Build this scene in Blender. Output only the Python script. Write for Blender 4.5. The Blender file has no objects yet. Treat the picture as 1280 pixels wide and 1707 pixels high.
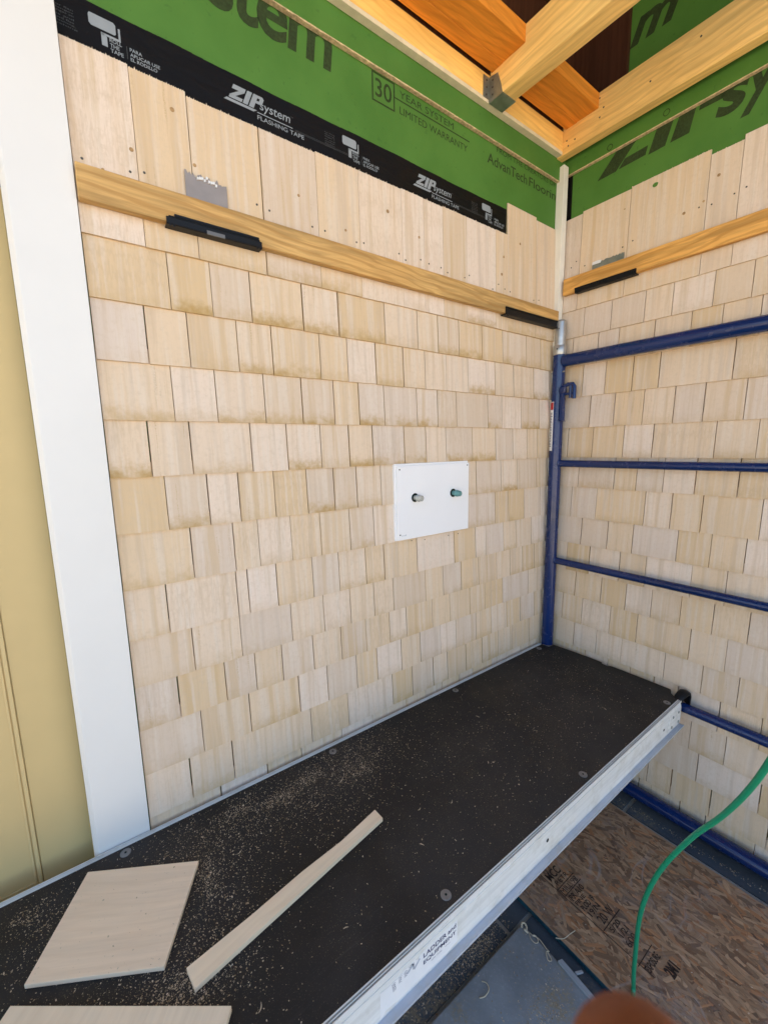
import bpy, bmesh, math, random
import numpy as np
from mathutils import Matrix, Vector
random.seed(7)
C = bpy.context.scene.collection
SC = bpy.context.scene
S = 1.18          # survey units -> metres
ZO = 1.25         # floor lies 1.25 survey units under the lens
def W(p): return Vector((p[0]*S, p[1]*S, (p[2]+ZO)*S))

# ------------------------------------------------------------------ camera
F_PX = 699.155
CR = np.array([0.80602206, -0.59163378, -0.01726018])
CU = np.array([0.10331936, 0.11192552, 0.98833081])
CF = np.array([0.58279803, 0.79839974, -0.15134166])
CP = np.array([-1.51525, -0.95, 0.0])
cam_d = bpy.data.cameras.new('camera')
cam = bpy.data.objects.new('camera', cam_d); C.objects.link(cam)
cam_d.sensor_fit = 'VERTICAL'; cam_d.sensor_height = 36.0
cam_d.lens = 36.0*F_PX/1707.0
cam_d.clip_start = 0.01; cam_d.clip_end = 2000
cam_d.dof.use_dof = True; cam_d.dof.focus_distance = 1.6; cam_d.dof.aperture_fstop = 9.0
m = Matrix(((CR[0], CU[0], -CF[0]), (CR[1], CU[1], -CF[1]), (CR[2], CU[2], -CF[2])))
cam.matrix_world = Matrix.Translation(W(CP)) @ m.to_4x4()
SC.camera = cam

# ------------------------------------------------------------------ light
SUN_EL, SUN_AZ = math.radians(50), math.radians(30)     # azimuth clockwise from +y: from behind the viewer
world = bpy.data.worlds.new('World'); SC.world = world; world.use_nodes = True
wn = world.node_tree.nodes; wl = world.node_tree.links
bg = wn['Background']; sky = wn.new('ShaderNodeTexSky'); sky.sky_type = 'NISHITA'
sky.sun_disc = False; sky.sun_elevation = SUN_EL; sky.sun_rotation = SUN_AZ
sky.air_density = 1.0; sky.dust_density = 2.5; sky.ozone_density = 1.0
wl.new(sky.outputs[0], bg.inputs[0]); bg.inputs[1].default_value = 0.15
sd = bpy.data.lights.new('sun', 'SUN'); sd.energy = 4.5; sd.angle = math.radians(2); sd.color = (1.0, 0.905, 0.75)
sun = bpy.data.objects.new('sun', sd); C.objects.link(sun)
sv = Vector((math.sin(SUN_AZ)*math.cos(SUN_EL), math.cos(SUN_AZ)*math.cos(SUN_EL), math.sin(SUN_EL)))
sun.rotation_euler = sv.to_track_quat('Z', 'Y').to_euler(); sun.location = (0, -6, 8)
SC.view_settings.view_transform = 'Standard'; SC.view_settings.look = 'None'
SC.view_settings.exposure = 1.82; SC.view_settings.gamma = 1.0
SC.cycles.max_bounces = 10; SC.cycles.diffuse_bounces = 6

# ------------------------------------------------------------------ mesh helpers
class MB:
    def __init__(s): s.v=[]; s.f=[]; s.uv=[]; s.tone=[]; s.mi=[]; s.sm=[]
    def add(s, vs, fs, tone=(.5,.5,.5), uvs=None, mi=0, smooth=False):
        o=len(s.v); s.v+= [tuple(map(float,p)) for p in vs]
        for k,f in enumerate(fs):
            s.f.append([i+o for i in f]); s.tone.append(tone); s.mi.append(mi); s.sm.append(smooth)
            s.uv.append(uvs[k] if uvs else [(0,0)]*len(f))
        return s
    def hexa(s, p, **k):   # 8 corners: bottom ring 0-3 (counter-clockwise seen from above), top ring 4-7
        return s.add(p, [(3,2,1,0),(4,5,6,7),(0,1,5,4),(1,2,6,5),(2,3,7,6),(3,0,4,7)], **k)
    def box(s,x0,x1,y0,y1,z0,z1,**k):
        x0,x1=min(x0,x1),max(x0,x1); y0,y1=min(y0,y1),max(y0,y1); z0,z1=min(z0,z1),max(z0,z1)
        return s.hexa([(x0,y0,z0),(x1,y0,z0),(x1,y1,z0),(x0,y1,z0),(x0,y0,z1),(x1,y0,z1),(x1,y1,z1),(x0,y1,z1)],**k)
    def prism(s, poly, fn0, fn1, **k):  # polygon -> two mapped copies joined by walls
        n=len(poly); vs=[fn0(*p) for p in poly]+[fn1(*p) for p in poly]
        fs=[tuple(range(n))[::-1], tuple(range(n,2*n))]+[(i,(i+1)%n,n+(i+1)%n,n+i) for i in range(n)]
        return s.add(vs,fs,**k)
    def tube(s, path, r, seg=16, caps=True, ell=None, up=None, **k):
        path=[np.array(p,float) for p in path]; n=len(path)
        rs=[r]*n if not isinstance(r,(list,tuple)) else r
        t0=path[1]-path[0]; t0/=np.linalg.norm(t0)
        a=np.array(up,float) if up is not None else (np.array([0,0,1.]) if abs(t0[2])<.9 else np.array([1.,0,0]))
        nrm=a-t0*(a@t0); nrm/=np.linalg.norm(nrm)
        vs=[]
        for i in range(n):
            t=path[min(i+1,n-1)]-path[max(i-1,0)]; t/=np.linalg.norm(t)
            nrm=nrm-t*(nrm@t); nrm/=np.linalg.norm(nrm); b=np.cross(t,nrm)
            e=1 if ell is None else ell[i]
            for j in range(seg):
                an=2*math.pi*j/seg
                vs.append(path[i]+rs[i]*(math.cos(an)*nrm+math.sin(an)*e*b))
        fs=[(i*seg+j,i*seg+(j+1)%seg,(i+1)*seg+(j+1)%seg,(i+1)*seg+j) for i in range(n-1) for j in range(seg)]
        s.add(vs,fs,smooth=True,**k)
        if caps: s.add(vs[:seg],[tuple(range(seg))[::-1]],**k); s.add(vs[-seg:],[tuple(range(seg))],**k)
        return s
    def disc(s, c, ax, r, h, seg=20, hole=0, **k):   # short cylinder from c along ax
        c=np.array(c,float); ax=np.array(ax,float); ax/=np.linalg.norm(ax)
        return s.tube([c,c+ax*h], r, seg, **k)

def mesh_from(mb, name, mats, off, bevel=0):
    me=bpy.data.meshes.new(name)
    vs=[W(p)-off for p in mb.v]
    me.from_pydata([tuple(v) for v in vs],[],mb.f)
    for mt in (mats if isinstance(mats,(list,tuple)) else [mats]): me.materials.append(mt)
    me.polygons.foreach_set('material_index', mb.mi)
    me.polygons.foreach_set('use_smooth', mb.sm)
    me.uv_layers.new(name='UVMap',do_init=False); me.color_attributes.new('tone','FLOAT_COLOR','CORNER')
    ul=me.uv_layers['UVMap']; at=me.color_attributes['tone']
    uv=[];tc=[]
    for p in me.polygons:
        i=p.index
        for k in range(p.loop_total):
            uv+=[float(mb.uv[i][k][0]),float(mb.uv[i][k][1])]; t=mb.tone[i]; tc+=[t[0],t[1],t[2],1.0]
    ul.data.foreach_set('uv',uv); at.data.foreach_set('color',tc)
    bm=bmesh.new(); bm.from_mesh(me)
    bmesh.ops.recalc_face_normals(bm, faces=[f for f in bm.faces]) if not getattr(mb,'flat',False) else None
    if bevel:
        es=[e for e in bm.edges if len(e.link_faces)==2 and e.calc_face_angle(0)>0.6]
        bmesh.ops.bevel(bm, geom=es, offset=bevel, segments=2, profile=.6, affect='EDGES')
    bm.to_mesh(me); bm.free()
    return me

ORG={}
def thing(name, at, label, cat, group=None):
    o=bpy.data.objects.new(name,None); C.objects.link(o); o.empty_display_size=.05
    o.location=W(at); ORG[o]=W(at); o['label']=label; o['category']=cat; o['kind']='thing'
    if group: o['group']=group
    return o
def obj(name, mb, mat, parent=None, bevel=0, label=None, cat=None, group=None, kind=None):
    if parent is not None: off=ORG[parent]
    else:
        a=np.array(mb.v); off=W(((a[:,0].min()+a[:,0].max())/2,(a[:,1].min()+a[:,1].max())/2,a[:,2].min()))
    o=bpy.data.objects.new(name, mesh_from(mb,name,mat,off,bevel)); C.objects.link(o)
    if parent is not None: o.parent=parent; ORG[o]=off
    else: o.location=off; ORG[o]=off
    if label: o['label']=label
    if cat: o['category']=cat; o['kind']='thing'
    if group: o['group']=group
    if kind: o['kind']=kind
    return o

# lettering: the built-in font turned into flat mesh, mapped onto a plane
_tc={}
def letters(body, bold=0.0, shear=0.0, spacing=1.0, line=1.0):
    key=(body,bold,shear,spacing,line)
    if key not in _tc:
        cu=bpy.data.curves.new('t','FONT'); cu.body=body; cu.offset=bold; cu.shear=shear
        cu.space_character=spacing; cu.space_line=line; cu.resolution_u=4; cu.fill_mode='FRONT'
        o=bpy.data.objects.new('t',cu); C.objects.link(o)
        dg=bpy.context.evaluated_depsgraph_get(); dg.update()
        me=bpy.data.meshes.new_from_object(o.evaluated_get(dg))
        v=[(p.co.x,p.co.y) for p in me.vertices]; f=[tuple(p.vertices) for p in me.polygons]
        bpy.data.objects.remove(o); bpy.data.meshes.remove(me); bpy.data.curves.remove(cu)
        _tc[key]=(v,f)
    return _tc[key]
def put_text(mb, body, a0, a1, b0, b1, fn, **k):
    """fit the text's box to a0..a1 (reading direction) and b0..b1 (up)"""
    v,f=letters(body,**k); a=np.array(v)
    lo=a.min(0); hi=a.max(0)
    q=[((x-lo[0])/(hi[0]-lo[0])*(a1-a0)+a0,(y-lo[1])/(hi[1]-lo[1])*(b1-b0)+b0) for x,y in v]
    mb.flat=True
    mb.add([fn(*p) for p in q],f)
def put_poly(mb, poly, fn):
    mb.flat=True; mb.add([fn(*p) for p in poly],[tuple(range(len(poly)))])

# ------------------------------------------------------------------ materials
class NT:
    def __init__(s,name,rough=.7,spec=.3,metal=0):
        s.m=bpy.data.materials.new(name); s.m.use_nodes=True; s.t=s.m.node_tree; s.n=s.t.nodes; s.l=s.t.links
        s.b=s.n['Principled BSDF']; s.b.inputs['Roughness'].default_value=rough
        s.b.inputs['Specular IOR Level'].default_value=spec; s.b.inputs['Metallic'].default_value=metal
    def set(s,inp,v):
        if isinstance(v,bpy.types.NodeSocket): s.l.new(v,inp)
        elif v is not None: inp.default_value=v
    def node(s,ty,ins={},**k):
        n=s.n.new(ty)
        for a,b in k.items(): setattr(n,a,b)
        for a,b in ins.items(): s.set(n.inputs[a],b)
        return n
    def obj(s): return s.node('ShaderNodeTexCoord').outputs['Object']
    def uv(s): return s.node('ShaderNodeUVMap',uv_map='UVMap').outputs[0]
    def tone(s):
        a=s.node('ShaderNodeVertexColor',layer_name='tone'); q=s.node('ShaderNodeSeparateColor',{'Color':a.outputs[0]})
        return q.outputs[0],q.outputs[1],q.outputs[2]
    def mapping(s,v,sc=(1,1,1),loc=(0,0,0),rot=(0,0,0)):
        return s.node('ShaderNodeMapping',{'Vector':v,'Scale':sc,'Location':loc,'Rotation':rot}).outputs[0]
    def noise(s,v,scale,detail=4,rough=.55,dist=0):
        return s.node('ShaderNodeTexNoise',{'Vector':v,'Scale':scale,'Detail':detail,'Roughness':rough,'Distortion':dist}).outputs[0]
    def ramp(s,f,a,b,lo=0.,hi=1.):
        if a>b: a,b,lo,hi=b,a,hi,lo
        n=s.node('ShaderNodeMapRange',{'Value':f,'From Min':a,'From Max':b,'To Min':lo,'To Max':hi}); n.interpolation_type='SMOOTHSTEP'
        return n.outputs[0]
    def math(s,op,a,b=None):
        n=s.node('ShaderNodeMath',operation=op); s.set(n.inputs[0],a)
        if b is not None: s.set(n.inputs[1],b)
        return n.outputs[0]
    def mix(s,f,a,b,mode='MIX'):
        n=s.node('ShaderNodeMix',data_type='RGBA',blend_type=mode); s.set(n.inputs[0],f)
        for i,v in ((6,a),(7,b)):
            s.set(n.inputs[i], (v+(1,)) if isinstance(v,tuple) and len(v)==3 else v)
        return n.outputs[2]
    def bump(s,h,dist=.001,st=.5):
        n=s.node('ShaderNodeBump',{'Height':h,'Distance':dist,'Strength':st}); s.l.new(n.outputs[0],s.b.inputs['Normal'])
    def col(s,c): s.set(s.b.inputs['Base Color'], c+(1,) if isinstance(c,tuple) else c); return s.m

def plain(name,c,rough=.6,spec=.3,metal=0,var=.12,scale=30,bump=0):
    t=NT(name,rough,spec,metal); o=t.obj()
    n=t.noise(o,scale,5); n2=t.noise(o,scale*.13,3)
    k=t.math('ADD',t.math('MULTIPLY',n,.6),t.math('MULTIPLY',n2,.4))
    t.col(t.mix(t.ramp(k,.3,.7),tuple(x*(1-var) for x in c),tuple(min(1,x*(1+var)) for x in c)))
    t.set(t.b.inputs['Roughness'],t.ramp(n2,.3,.7,max(.05,rough-.08),min(1,rough+.1)))
    if bump: t.bump(n,.001,bump)
    return t.m

def lumber(name,c,axis='x',knots=.5,contrast=1.0,dark=(.25,.11,.035)):
    """sawn timber: grain drawn out along one axis, growth bands, scattered knots"""
    t=NT(name,.62,.25); o=t.obj()
    lo,hi=1.1,22
    sc={'x':(lo,hi,hi),'y':(hi,lo,hi),'z':(hi,hi,lo)}[axis]
    kn={'x':(4.5,11,11),'y':(11,4.5,11),'z':(11,11,4.5)}[axis]
    info=t.node('ShaderNodeObjectInfo').outputs['Random']
    o=t.node('ShaderNodeVectorMath',{0:o,1:t.node('ShaderNodeCombineXYZ',{0:t.math('MULTIPLY',info,7.3),1:t.math('MULTIPLY',info,3.1),2:info}).outputs[0]},operation='ADD').outputs[0]
    warp=t.node('ShaderNodeTexNoise',{'Vector':o,'Scale':3.0,'Detail':2.0}).outputs['Color']
    ow=t.node('ShaderNodeVectorMath',{0:o,1:t.node('ShaderNodeVectorMath',{0:warp,1:(.06,.06,.06)},operation='MULTIPLY').outputs[0]},operation='ADD').outputs[0]
    g1=t.noise(t.mapping(ow,sc),2.2,6,.6); g2=t.noise(t.mapping(o,tuple(x*4 for x in sc)),2.5,3,.6)
    big=t.noise(o,2.6,3)
    c0=tuple(x*(1-.28*contrast) for x in c); c1=tuple(min(1,x*(1+.16*contrast)) for x in c)
    col=t.mix(t.ramp(g1,.32,.68),c0,c1)
    col=t.mix(t.ramp(g2,.5,.75,0,.35*contrast),col,tuple(x*.62 for x in c))
    col=t.mix(t.ramp(big,.4,.75,0,.45),col,(c[0]*.95,c[1]*.8,c[2]*.6))
    wv=t.node('ShaderNodeTexWave',{'Vector':t.mapping(ow,tuple(1.2 if x==lo else 17 for x in sc)),'Scale':1.6,'Distortion':7.0,'Detail':3.0,'Detail Scale':.7,'Detail Roughness':.6},wave_type='BANDS',bands_direction='DIAGONAL')
    col=t.mix(t.ramp(wv.outputs[0],.62,.98,0,.38*contrast),col,tuple(x*y for x,y in zip(c,(.66,.55,.42))))
    vo=t.node('ShaderNodeTexVoronoi',{'Vector':t.mapping(ow,kn),'Scale':1.0,'Randomness':1.0})
    pick=t.ramp(t.node('ShaderNodeSeparateColor',{'Color':vo.outputs['Color']}).outputs[0],1-knots-.01,1-knots+.01)
    kd=t.math('ADD',vo.outputs['Distance'],t.math('MULTIPLY',g2,.05))
    ring=t.math('MULTIPLY',t.ramp(kd,.20,.08),pick)
    core=t.math('MULTIPLY',t.ramp(kd,.12,.07),pick)
    col=t.mix(t.math('MULTIPLY',ring,.45),col,tuple(x*.7 for x in c)); col=t.mix(t.math('MULTIPLY',core,.85),col,dark)
    t.bump(t.math('ADD',g1,t.math('MULTIPLY',g2,.5)),.0012,.35)
    return t.col(col)
def shingle_mat():
    t=NT('cedar_shingle',.8,.18); uv=t.uv(); R,G,B=t.tone()
    sep=t.node('ShaderNodeSeparateXYZ',{0:uv}); u=sep.outputs[0]; v=sep.outputs[1]
    u2=t.math('ADD',u,t.math('MULTIPLY',G,37.0)); z=t.math('MULTIPLY',G,91.0)
    P=t.node('ShaderNodeCombineXYZ',{0:u2,1:v,2:z}).outputs[0]
    wob=t.math('MULTIPLY',t.math('SUBTRACT',t.noise(P,28,2),.5),.004)
    P2=t.node('ShaderNodeCombineXYZ',{0:t.math('ADD',u2,wob),1:v,2:z}).outputs[0]
    fine=t.noise(t.mapping(P2,(900,45,1)),1.0,3,.6); med=t.noise(t.mapping(P2,(210,5,1)),1.0,3,.55); big=t.noise(t.mapping(P2,(75,3,1)),1.0,2,.5)
    blot=t.noise(P,70,5,.65); soft=t.noise(P,22,3)
    col=t.mix(R,(.685,.515,.325),(.755,.63,.52))
    # hue family per shingle: some pinkish, some grey, some honey
    col=t.mix(t.ramp(G,.68,.86,0,.55),col,(.60,.50,.415))
    col=t.mix(t.ramp(G,.22,.06,0,.6),col,(.62,.445,.24))
    # soft bands of heartwood and sapwood running up the shingle
    col=t.mix(t.ramp(big,.46,.64,0,.45),col,(.72,.63,.53))
    col=t.mix(t.ramp(med,.48,.74,0,.34),col,(.58,.43,.265))
    col=t.mix(t.ramp(t.noise(t.mapping(P2,(52,2.2,1),(3,5,2)),1.0,3,.5),.50,.68,0,.48),col,t.mix(t.math('FRACT',t.math('MULTIPLY',G,5.3)),(.56,.385,.19),(.54,.435,.34)))
    col=t.mix(t.ramp(fine,.5,.75,0,.15),col,(.52,.39,.24))
    col=t.mix(t.ramp(t.noise(P,110,5,.7),.46,.72,0,.36),col,(.57,.45,.32))
    wv=t.node('ShaderNodeTexWave',{'Vector':t.mapping(P2,(230,32,1)),'Scale':1.0,'Distortion':6.0,'Detail':2.0,'Detail Scale':1.1},wave_type='RINGS')
    sel=t.ramp(t.math('FRACT',t.math('MULTIPLY',G,13.7)),.80,.84,0,.16)
    col=t.mix(t.math('MULTIPLY',sel,t.ramp(wv.outputs[0],.5,.95)),col,(.46,.32,.18))
    # tannin bleeding out at the butts
    edge=t.math('ADD',v,t.math('MULTIPLY',t.math('SUBTRACT',blot,.5),.05))
    st=t.math('MULTIPLY',t.math('MULTIPLY',t.ramp(edge,.036,-.006),t.math('POWER',B,1.6)),t.ramp(soft,.3,.55,.25,1))
    col=t.mix(t.math('MULTIPLY',st,.92),col,(.43,.275,.095))
    # weathered streaks
    sk=t.math('MULTIPLY',t.ramp(t.noise(t.mapping(P2,(130,5,1)),1.0,2),.62,.72),t.ramp(t.noise(P,420,4,.7),.38,.66))
    col=t.mix(t.math('MULTIPLY',sk,t.ramp(t.math('FRACT',t.math('MULTIPLY',G,7.1)),.62,.70,0,.6)),col,(.42,.28,.12))
    t.bump(t.math('ADD',fine,t.math('MULTIPLY',med,.7)),.001,.35)
    return t.col(col)
def zip_mat():
    t=NT('green_sheathing',.62,.25); o=t.obj()
    n=t.noise(o,160,3,.7); b=t.noise(o,5,4)
    col=t.mix(t.ramp(b,.3,.7),(.062,.168,.026),(.080,.200,.034)); col=t.mix(t.ramp(n,.62,.8,0,.4),col,(.12,.26,.06))
    col=t.mix(t.ramp(t.noise(o,70,2,.4),.70,.74,0,.3),col,(.035,.10,.02))
    t.bump(t.noise(o,60,4),.001,.25); return t.col(col)
def osb_mat():
    t=NT('strand_board',.78,.18); o=t.obj(); R,G,B=t.tone(); uv=t.uv()
    sep=t.node('ShaderNodeSeparateXYZ',{0:uv})
    P=t.node('ShaderNodeCombineXYZ',{0:t.math('MULTIPLY',sep.outputs[0],14),1:t.math('MULTIPLY',sep.outputs[1],420),2:t.math('MULTIPLY',G,57.0)}).outputs[0]
    g=t.noise(P,1.0,4,.65)
    col=t.mix(R,(.20,.112,.062),(.56,.345,.19)); col=t.mix(t.ramp(G,.80,.86,0,.6),col,(.50,.21,.08)); col=t.mix(t.ramp(B,.82,.90,0,.65),col,(.12,.068,.044))
    col=t.mix(t.ramp(g,.42,.72,0,.45),col,(.15,.082,.05))
    n=t.noise(o,2.4,2,.5,2.2); ln=t.math('ABSOLUTE',t.math('SUBTRACT',n,.5))
    col=t.mix(t.math('MULTIPLY',t.ramp(ln,.022,0,0,.42),t.ramp(t.noise(o,3.5,3,.6),.45,.6)),col,(.42,.365,.33))
    col=t.mix(t.math('MULTIPLY',t.ramp(t.noise(o,5,5,.65),.47,.70,0,.6),t.ramp(t.noise(o,70,4,.7),.3,.65)),col,(.34,.28,.245))
    col=t.mix(t.ramp(t.noise(o,190,3,.6),.62,.74,0,.3),col,(.42,.32,.22))
    t.bump(g,.0008,.4); return t.col(col)
def deck_mat():
    t=NT('black_phenolic_ply',.68,.3); o=t.obj()
    b=t.noise(o,6,5); s=t.noise(o,420,2,.5); sc=t.noise(t.mapping(o,(2,60,1),(0,0,0),(0,0,.3)),2,4)
    col=t.mix(t.ramp(b,.3,.75),(.012,.0105,.0095),(.024,.021,.0185))
    dust=t.ramp(t.noise(o,4.5,5,.65),.42,.72)
    col=t.mix(t.math('MULTIPLY',dust,.07),col,(.16,.12,.07))
    col=t.mix(t.math('MULTIPLY',t.ramp(s,.61,.72),t.math('ADD',.16,t.math('MULTIPLY',dust,.4))),col,(.30,.23,.14))
    col=t.mix(t.ramp(sc,.62,.78,0,.16),col,(.13,.12,.11))
    col=t.mix(t.ramp(t.noise(o,1.8,5,.65),.46,.7,0,.45),col,(.042,.038,.035))
    t.set(t.b.inputs['Roughness'],t.ramp(b,.3,.7,.55,.78))
    t.bump(t.noise(o,900,2),.0004,.5); return t.col(col)
def alu_mat(c=(.80,.80,.76),name='aluminium',metal=.15):
    t=NT(name,.5,.5,metal); o=t.obj(); n=t.noise(t.mapping(o,(.8,30,30)),3,4); b=t.noise(o,14,5,.65)
    col=t.mix(t.ramp(n,.3,.7),tuple(x*.86 for x in c),c); col=t.mix(t.ramp(b,.45,.72,0,.5),col,(.50,.475,.40)); col=t.mix(t.ramp(t.noise(t.mapping(o,(3,40,40)),6,4,.7),.6,.75,0,.35),col,(.36,.35,.33))
    t.set(t.b.inputs['Roughness'],t.ramp(b,.3,.7,.4,.62)); return t.col(col)
def paint_blue():
    t=NT('navy_gloss_paint',.28,.5); o=t.obj()
    col=t.mix(t.ramp(t.noise(o,2,2),.3,.7),(.004,.017,.075),(.006,.024,.112))
    col=t.mix(t.ramp(t.noise(o,75,5,.75),.69,.73,0,.5),col,(.16,.17,.2))
    t.set(t.b.inputs['Roughness'],t.ramp(t.noise(o,30,4),.3,.7,.14,.30)); 
    return t.col(col)
def stone_mat(name,c,dust=.5):
    t=NT(name,.78,.25); o=t.obj()
    b=t.noise(o,4,5,.6); n=t.noise(o,120,4,.7)
    col=t.mix(t.ramp(b,.3,.7),tuple(x*.75 for x in c),tuple(x*1.2 for x in c)); col=t.mix(t.ramp(n,.5,.8,0,.4),col,tuple(x*1.7 for x in c))
    d=t.math('MULTIPLY',t.ramp(t.noise(o,5,6,.7),.48,.68),t.ramp(t.noise(o,110,4,.75),.38,.62))
    col=t.mix(t.math('MULTIPLY',d,dust),col,(.33,.25,.14)); t.bump(t.math('ADD',b,n),.0015,.35); return t.col(col)
def flake_mat():
    t=NT('wood_shavings',.8,.15); R,G,B=t.tone()
    return t.col(t.mix(R,(.30,.21,.115),(.60,.49,.35)))
def skin_mat():
    t=NT('skin',.55,.35); o=t.obj()
    t.b.inputs['Subsurface Weight'].default_value=.25; t.b.inputs['Subsurface Radius'].default_value=(.012,.005,.003)
    t.b.inputs['Subsurface Scale'].default_value=.6
    r=t.node('ShaderNodeTexWave',{'Vector':o,'Scale':380.0,'Distortion':3.0},wave_type='RINGS'); t.bump(r.outputs[0],.0002,.3)
    return t.col(t.mix(t.ramp(t.noise(o,60,4),.3,.7),(.16,.034,.005),(.22,.055,.009)))
def tape_mat():
    t=NT('black_tape',.5,.14); o=t.obj()
    w=t.noise(t.mapping(o,(9,1,34)),1.0,4,.6,.6); s=t.noise(o,90,5,.75); b=t.noise(o,7,4)
    col=t.mix(t.math('MULTIPLY',t.ramp(s,.6,.75,0,.5),t.ramp(b,.45,.65)),(.0058,.0053,.0053),(.05,.048,.045))
    t.set(t.b.inputs['Roughness'],t.ramp(w,.3,.7,.38,.62)); t.bump(t.math('ADD',w,t.math('MULTIPLY',s,.12)),.003,.55)
    return t.col(col)
M=dict(
 shingle=shingle_mat(), zip=zip_mat(), osb=osb_mat(), deck=deck_mat(), alu=alu_mat(), alu_sky=alu_mat((.55,.59,.66),'aluminium_sky_tint',.4), blue=paint_blue(),  # flange aluminium is the same metal with sky reflection put into its bluish colour
 slab=stone_mat('bluestone_slab',(.265,.275,.278),.85), tile=stone_mat('dark_slate_tile',(.085,.097,.11),.85), grout=stone_mat('pale_grout',(.36,.33,.28),.3),
 ground=stone_mat('pale_ground',(.58,.50,.385),.2), flake=flake_mat(), skin=skin_mat(),
 batten=lumber('honey_pine',(.56,.345,.125),'x',.25,1.4), rbatten=lumber('orange_pine',(.66,.35,.09),'y',.3,1.2),
 beamx=lumber('yellow_pine_x',(.92,.585,.17),'x',.3,.65), beamy=lumber('yellow_pine_y',(.88,.58,.20),'y',.35,.7),
 block=lumber('warm_bounce_wood_x',(.74,.27,.03),'x',.2,.8), roof=lumber('dark_roof_boards',(.05,.018,.009),'x',.1), darkb=lumber('dark_brown_board',(.06,.022,.011),'z',.1),  # blocking boards: warm bounce light put into their orange
 off1=lumber('offcut_x',(.86,.665,.455),'x',.0,.24), off2=lumber('offcut_pale',(.86,.69,.475),'x',.0,.22),
 osbedge=plain('raw_strand_edge',(.55,.42,.24),.8,.15,0,.35,120,.5), plyedge=plain('raw_ply_edge',(.66,.58,.40),.8,.15,0,.1,30,.2),
 tape=tape_mat(), grey_ink=plain('silver_ink',(.27,.30,.32),.6,.3,0,.08), faint_ink=plain('dull_ink',(.07,.075,.075),.6,.3,0,.1),
 ink=plain('dark_green_ink',(.030,.050,.016),.7,.2,0,.3,160), blackink=plain('black_ink',(.058,.038,.028),.8,.1,0,.3,90), navy_ink=plain('navy_ink',(.015,.02,.09),.5,.3,0,.1),
 white=plain('white_trim_paint',(.735,.72,.68),.45,.4,0,.025,5,.08), pvc=plain('white_pvc',(.82,.82,.82),.4,.4,0,.015,9), bead=plain('primed_white_trim',(.74,.71,.62),.6,.3,0,.05,12),
 tan=plain('tan_door_paint',(.58,.43,.20),.5,.3,0,.03,9,.04), tan2=plain('tan_door_moulding',(.60,.45,.215),.5,.3,0,.03,9),
 blackp=plain('black_plastic',(.006,.006,.0065),.45,.22,0,.15,60), dgrey=plain('grey_plastic',(.12,.12,.12),.4,.4,0,.1), steel=plain('dull_steel',(.34,.285,.245),.5,.5,.6,.1,25), galv=plain('galvanised_steel',(.46,.46,.44),.42,.5,.7,.15,45), zinc=plain('hanger_steel',(.28,.30,.27),.42,.5,.7,.2,40),
 hole=plain('dark_hole',(.012,.022,.018),.8,.1,0,.2), clear=plain('grey_pex',(.45,.46,.42),.25,.5,.3,.05), teal=plain('green_copper',(.13,.30,.29),.4,.5,.3,.15), 
 sticker=plain('sticker_white',(.74,.74,.73),.45,.35,0,.05,20), red=plain('sticker_red',(.45,.02,.02),.5,.3), greylogo=plain('worn_logo_grey',(.42,.45,.50),.6,.2,0,.15,90),
 edgegreen=plain('green_edge_seal',(.012,.055,.075),.7,.2,0,.35,120,.5), hose=plain('green_hose',(.010,.235,.115),.35,.45,0,.06,40), gscrap=plain('pale_grey_strip',(.33,.34,.35),.6,.3,0,.1), string=plain('cotton_string',(.50,.42,.30),.9,.1,0,.15),
 washer=plain('worn_washer',(.22,.21,.20),.5,.4,.5,.2,70), nail=plain('nail_head',(.10,.09,.075),.5,.4,.6,.2), black=plain('flat_black',(.008,.008,.008),.5,.4), knot=plain('knot_wood',(.36,.22,.10),.7,.2,0,.4,120),
 pnail=plain('thumbnail',(.52,.25,.14),.3,.5), 
)
ZL= [0.3752, 0.2717, 0.1662, 0.0594, -0.0478, -0.1568, -0.2679, -0.3734, -0.4731, -0.569, -0.6707, -0.7714, -0.872]
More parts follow.
